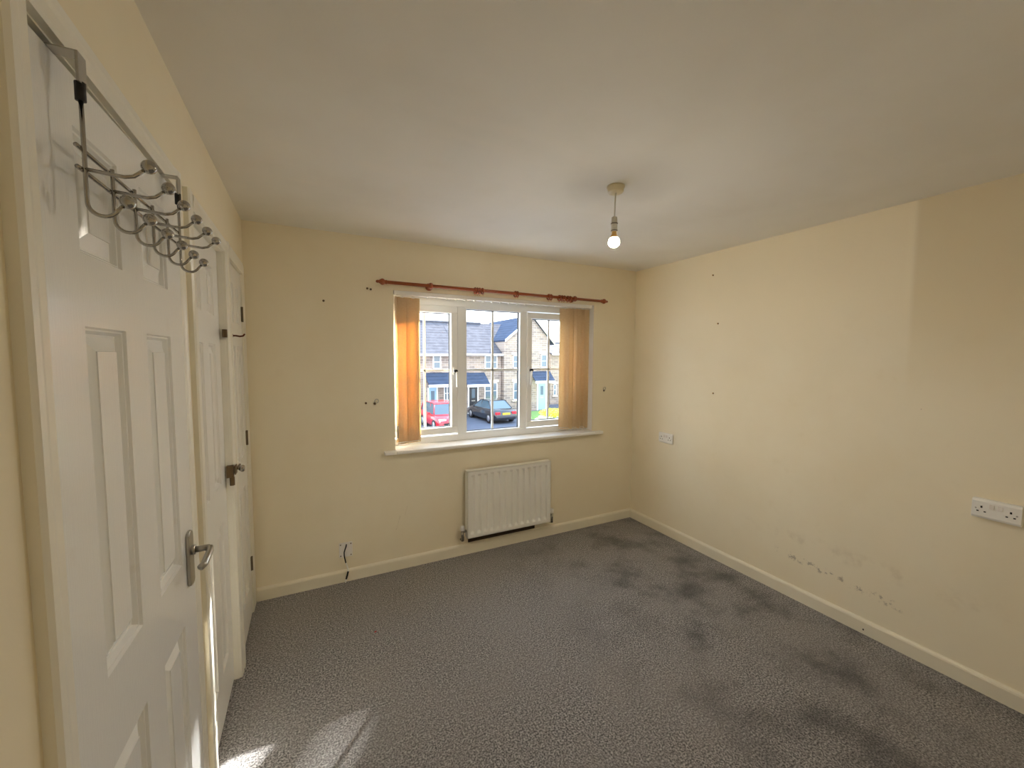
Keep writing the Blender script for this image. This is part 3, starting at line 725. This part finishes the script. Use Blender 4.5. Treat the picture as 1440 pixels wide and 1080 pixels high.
def hwin(t, pxa, pya, pxb, pyb, cols_, proud=0.0):
    """window with frame, lintel, sill and panes set into the front wall"""
    o = t.location; Yf = o.y
    a = at_y(pxa, pya, Yf); c = at_y(pxb, pyb, Yf)
    x0, x1, z1, z0 = a.x-o.x, c.x-o.x, a.z-o.z, c.z-o.z
    f = 0.07; n = cols_; m = MB()
    m.box(x0, -0.05, z0, x1, 0.02, z0+f).box(x0, -0.05, z1-f, x1, 0.02, z1)
    for k in range(n+1):
        xx = x0+(x1-x0-f)*k/n; m.box(xx, -0.05, z0, xx+f, 0.02, z1)
    wdo = m.build('window', M_WHITE, t)
    MB().box(x0-0.12, -0.06, z1, x1+0.12, 0.0, z1+0.18).build('lintel', M_LINTEL, t)
    MB().box(x0-0.10, -0.12, z0-0.11, x1+0.10, 0.0, z0).build('sill', M_LINTEL, t)
    for k in range(n):
        xa = x0+f+(x1-x0-f)*k/n; xb = x0+(x1-x0-f)*(k+1)/n
        MB().box(xa, -0.015, z0+f, xb, -0.005, z1-f).build('pane', M_PANE, wdo)
        zc = (z0+z1)/2
        MB().box(xa, -0.03, zc-0.02, xb, -0.012, zc+0.02).build('glazing_bar', M_WHITE, wdo)
def hdoor(t, pxa, pxb, pyt, m, glass=True):
    o = t.location; a = at_y(pxa, pyt, o.y); c = at_y(pxb, pyt, o.y)
    x0, x1, z1 = a.x-o.x, c.x-o.x, a.z-o.z
    MB().box(x0-0.10, -0.06, 0, x0, 0.0, z1+0.10).box(x1, -0.06, 0, x1+0.10, 0.0, z1+0.10).box(x0-0.10, -0.06, z1, x1+0.10, 0.0, z1+0.12).build('door_frame', M_WHITE, t)
    d = MB().box(x0, -0.04, 0.05, x1, 0.0, z1).build('front_door', m, t)
    xm = (x0+x1)/2
    if glass: MB().box(xm-0.13, -0.05, z1*0.55, xm+0.13, -0.04, z1*0.88).build('door_glass', M_PANE, d)
    MB().box(xm-0.14, -0.05, z1*0.44, xm+0.14, -0.04, z1*0.47).build('letter_box', M_STEEL, d)
def porch(t, pxa, pxb, pyt, pyb, out=1.1):
    o = t.location
    x0 = at_y(pxa, pyt, o.y).x-o.x; x1 = at_y(pxb, pyt, o.y).x-o.x; zt = at_y((pxa+pxb)/2, pyt, o.y).z-o.z; zb = at_y((pxa+pxb)/2, pyb, o.y-out).z-o.z
    MB().prism([(0, zt), (-out, zb), (-out, zb-0.08), (0, zt-0.10)], 'x', x0, x1).build('porch_roof', M_SLATE, t)
    MB().box(x0, -out-0.05, zb-0.22, x1, -out+0.02, zb-0.04).build('porch_beam', M_WHITE, t)

h1 = facade_house('terraced_house', 520, 645, 0, 497, 451, 'stone terraced house with pale door behind the red car')
hwin(h1, 608.5, 499, 620, 519, 1); hwin(h1, 624, 543, 633, 563, 2); hdoor(h1, 603, 613.5, 545, M_BLUED); porch(h1, 597, 640, 524, 540)
h2 = facade_house('terraced_house', 645, 703, 0, 497, 455, 'stone terraced house with black door behind the black car', xend=at_y(709, 480, YH-0.4).x-0.05)
hwin(h2, 681.5, 499.5, 699, 519, 2); hwin(h2, 681, 538, 699, 561, 2); hdoor(h2, 659.5, 671, 542, M_BLKD, True); porch(h2, 650, 681, 524, 540)
# gabled wing, set slightly forward
Yg = YH-0.4
ga = empty('gabled_house', (at_y(740, 500, Yg).x, Yg, GZ)); go = ga.location
tag(ga, 'stone house with tall front gable right of the terrace', 'house')
xL = at_y(709, 480, Yg).x-go.x; xR = at_y(773, 480, Yg).x-go.x
zL = at_y(709, 480, Yg).z-GZ; zR = at_y(773, 478, Yg).z-GZ; ap_ = at_y(748.5, 446.7, Yg); xA, zA = ap_.x-go.x, ap_.z-GZ
MB().prism([(xL, 0), (xR, 0), (xR, zR), (xA, zA), (xL, zL)], 'y', 0, 8.0).build('front_wall', M_STONE, ga)
# its rear roof carries the terrace ridge on behind the gable
zE = at_y(676.5, 497, YH).z-GZ; zK = at_y(676.5, 455, YH+4.2).z-GZ; dy = YH-Yg
MB().prism([(dy-0.02, zE-0.02), (dy+4.2, zK), (dy+8.4, zE), (dy+8.4, zE-0.12), (dy+4.2, zK-0.12), (dy-0.02, zE-0.14)], 'x', xL-0.04, xL+4.0).build('rear_roof', M_ROOF, ga)
MB().prism([(xL-0.02, zL-0.02), (xA, zA+0.03), (xR+0.35, zR-0.40), (xR+0.35, zR-0.26), (xA, zA+0.20), (xL-0.02, zL+0.13)], 'y', -0.20, 8.2).build('roof', M_SLATE, ga)
MB().prism([(xL-0.02, zL-0.04), (xA, zA+0.01), (xA, zA+0.19), (xL-0.02, zL+0.14)], 'y', -0.26, -0.20).build('bargeboard', M_WHITE, ga)
MB().prism([(xA, zA+0.01), (xR+0.35, zR-0.42), (xR+0.35, zR-0.26), (xA, zA+0.19)], 'y', -0.26, -0.20).build('bargeboard', M_LINTEL, ga)
hwin(ga, 721, 499, 731, 518, 1); hwin(ga, 721.5, 537, 730.5, 562, 1); hwin(ga, 760.5, 498, 769, 517, 1); hdoor(ga, 756.5, 767, 538, M_BLUED); porch(ga, 746, 773, 522, 535, 0.8)
h3 = facade_house('terraced_house', 774, 830, 2.5, 497, 483, 'low stone house beyond the gabled one', pitched=3.5)
hwin(h3, 778, 540, 782, 556, 1); hwin(h3, 789, 502, 797, 520, 1)
# boundary lawn and a sunlit yellow-green shrub
g1 = MB().prism([(at_y(741, 590, 21).x, 20.4), (at_y(830, 590, 21).x+6, 19.2), (at_y(830, 590, 21).x+6, 24.3), (at_y(741, 590, 24).x, 24.3)], 'z', GZ, GZ+0.08).build('lawn', M_GRASS)
tag(g1, 'small green lawn before the gabled house', 'lawn')
def leaf_ball(name, c, rad, n, leaf, m, parent=None, squash=1.0, seed=1):
    rnd = random.Random(seed); mb = MB(); vs = []; fs = []
    for i in range(n):
        d = Vector((rnd.gauss(0, 1), rnd.gauss(0, 1), rnd.gauss(0, 1))).normalized()*(rad*rnd.uniform(0.45, 1.0)); d.z *= squash
        p = Vector(c)+d
        u = Vector((rnd.gauss(0, 1), rnd.gauss(0, 1), rnd.gauss(0, 1))).normalized(); v = u.orthogonal().normalized()
        k = len(vs); vs += [p-u*leaf, p+v*leaf*0.55, p+u*leaf, p-v*leaf*0.55]; fs.append((k, k+1, k+2, k+3))
    return mb.add(vs, fs).build(name, m, parent)
bu = at_y(779, 590, 20.6)
bs = tag(empty('garden_shrub', (bu.x, 20.6, GZ+0.085)), 'bright yellow-green shrub on the lawn edge', 'shrub')
M_YEL = mat('yellow_leaves', (206, 214, 60), 0.7, noise=0.3, nscale=6)
leaf_ball('foliage', (0, 0, 0.36), 1.05, 3500, 0.05, M_YEL, bs, 0.28, 3)
MB().cyl((0, 0, 0), (0, 0, 0.3), 0.04, 8).build('stem', mat('bark', (88, 70, 54), 0.9), bs)

# cars
def car(name, loc, rz, paint, L, Wd, Ht, label, rear, hatch):
    """body runs along local +y, nose at +y; wheels on the ground"""
    t = tag(empty(name, loc, rz), label, 'car')
    h = L/2
    # body as lofted cross sections: (y, half width, sill z, shoulder z)
    secs = [(-h, Wd*.40, .34, .62), (-h+.10, Wd*.46, .24, .84 if not hatch else .92), (-h+.55, Wd*.49, .20, .92), (-.4, Wd*.5, .19, .90), (.9, Wd*.5, .19, .88), (h-.75, Wd*.485, .20, .82), (h-.18, Wd*.45, .22, .70), (h, Wd*.38, .32, .56)]
    vs = []; fs = []; n = 8
    for y, hw, z0, z1 in secs:
        ring_ = [(-hw*.9, z0), (-hw, z0+.12), (-hw, z1-.14), (-hw*.90, z1), (hw*.90, z1), (hw, z1-.14), (hw, z0+.12), (hw*.9, z0)]
        vs += [(x, y, z) for x, z in ring_]
    for i in range(len(secs)-1):
        for k in range(n): fs.append((i*n+k, i*n+n+k, i*n+n+(k+1) % n, i*n+(k+1) % n))
    fs.append(tuple(range(n))); fs.append(tuple(range((len(secs)-1)*n, len(secs)*n))[::-1])
    body = MB().add(vs, fs, True).build('body', paint, t)
    if hatch: cab = [(-h+.12, .90, .42), (-h+.42, Ht-.05, .36), (.25, Ht, .37), (.55, Ht-.06, .36), (h-1.05, .86, .44)]
    else: cab = [(-h+.62, .90, .43), (-h+1.30, Ht-.04, .34), (-.1, Ht, .35), (.25, Ht-.04, .34), (1.05, .88, .44)]
    # glasshouse: dark glass core with a painted roof and pillars
    vs = []; fs = []
    for y, z, hw in cab: vs += [(-Wd*hw, y, z), (Wd*hw, y, z)]
    for y, hw in ((cab[0][0], cab[0][2]), (cab[-1][0], cab[-1][2])): vs += [(-Wd*hw*1.04, y, .84), (Wd*hw*1.04, y, .84)]
    nn = len(cab)
    for i in range(nn-1): fs.append((2*i, 2*i+1, 2*i+3, 2*i+2))
    fs.append(tuple([2*i for i in range(nn)]+[2*nn+2, 2*nn])); fs.append(tuple([2*i+1 for i in range(nn)]+[2*nn+3, 2*nn+1])[::-1])
    fs.append((2*nn, 0, 1, 2*nn+1)[::-1]); fs.append((2*nn+2, 2*nn-2, 2*nn-1, 2*nn+3))
    MB().add(vs, fs).build('window_glass', mat('car_glass', (70, 92, 104), 0.06, spec=0.9), t)
    m = MB()
    for i in range(1, nn-2):
        a, c = cab[i], cab[i+1]
        m.add([(-Wd*a[2]*1.03, a[0], a[1]+.005), (Wd*a[2]*1.03, a[0], a[1]+.005), (Wd*c[2]*1.03, c[0], c[1]+.005), (-Wd*c[2]*1.03, c[0], c[1]+.005),
               (-Wd*a[2]*1.03, a[0], a[1]+.04), (Wd*a[2]*1.03, a[0], a[1]+.04), (Wd*c[2]*1.03, c[0], c[1]+.04), (-Wd*c[2]*1.03, c[0], c[1]+.04)],
              [(0, 1, 2, 3), (7, 6, 5, 4), (0, 4, 5, 1), (1, 5, 6, 2), (2, 6, 7, 3), (3, 7, 4, 0)])
    m.build('roof', paint, t)
    for s in (-1, 1):
        pp = MB()
        for i in (0, nn-2):
            a, c = cab[i], cab[i+1]
            pp.tube([(s*Wd*a[2], a[0], a[1]), (s*Wd*c[2], c[0], c[1]+.02)], .035, 6)
        pp.tube([(s*Wd*.40, 0, .88), (s*Wd*.355, -.08, Ht+.01)], .035, 6)
        pp.build('pillar', paint, t)
        MB().box(s*Wd*.5-.02, h-1.65, .86, s*Wd*.5+.14*s, h-1.50, .98).build('mirror', paint, t, bevel=.02)
    for s in (-1, 1):
        for y in (-h+.80, h-.85):
            wl = MB().lathe([(.20, -.09), (.30, -.10), (.315, -.06), (.315, .06), (.30, .10), (.20, .09)], (s*(Wd*.5-.09), y, .315), (1, 0, 0), 22).build('wheel', mat('tyre_rubber', (30, 30, 32), .8), t)
            MB().lathe([(.02, .085), (.19, .095), (.20, .07), (.20, -.07), (.19, -.095), (.02, -.085)], (s*(Wd*.5-.085), y, .315), (1, 0, 0), 18).build('hub_cap', mat('alloy', (176, 178, 182), .35, .7), wl)
    for s in (-1, 1):
        MB().box(s*Wd*.33-.17, -h-.005, .60, s*Wd*.33+.17, -h+.30, .78).build('tail_light', mat('red_lamp', (190, 24, 40), .2), t, bevel=.03)
        MB().box(s*Wd*.31-.20, h-.42, .54, s*Wd*.31+.20, h-.10, .72).build('headlight', mat('clear_lamp', (220, 226, 232), .1), t, bevel=.04)
    MB().box(-Wd*.30, h-.12, .34, Wd*.30, h+.01, .52).build('grille', mat('black_grille', (26, 26, 28), .4), t, bevel=.02)
    MB().box(-Wd*.42, -h-.03, .36, Wd*.42, -h+.15, .52).box(-Wd*.42, h-.15, .24, Wd*.42, h+.03, .36).build('bumper', paint, t, bevel=.04)
    MB().box(-.26, -h-.030, .60, .26, -h+.06, .71).build('number_plate', mat('yellow_plate', (236, 196, 40), .4), t)
    MB().box(-.26, h-.02, .30, .26, h+.045, .41).build('number_plate', mat('white_plate', (236, 236, 232), .4), t)
    return t
P_BLK = mat('black_car_paint', (34, 37, 44), 0.18, coat=0.6); P_RED = mat('red_car_paint', (196, 22, 40), 0.22, coat=0.6)
car('saloon_car', (11.45, 22.4, GZ), R(3), P_BLK, 4.45, 1.78, 1.40, 'black saloon car parked with its yellow plate towards window', True, False)
car('hatchback_car', (7.55, 21.0, GZ), R(182), P_RED, 3.9, 1.70, 1.50, 'red hatchback parked nose towards the window', False, True)

# evergreen added out of view to the right to block the low sun
tr = tag(empty('added_shade_tree', (9.18, 6.5, GZ)), 'unseen evergreen tree added to shade the window from the sun', 'tree')
M_LEAF = mat('evergreen_leaves', (58, 84, 48), 0.8, noise=0.3, nscale=3)
MB().lathe([(0.24, 0), (0.18, 2.5), (0.12, 6.0), (0.05, 9.0)], (0, 0, 0), (0, 0, 1), 12).build('trunk', mat('bark', (88, 70, 54), 0.9), tr)
leaf_ball('foliage', (0, 0, 8.8), 2.15, 6500, 0.26, M_LEAF, tr, 1.2, 5)
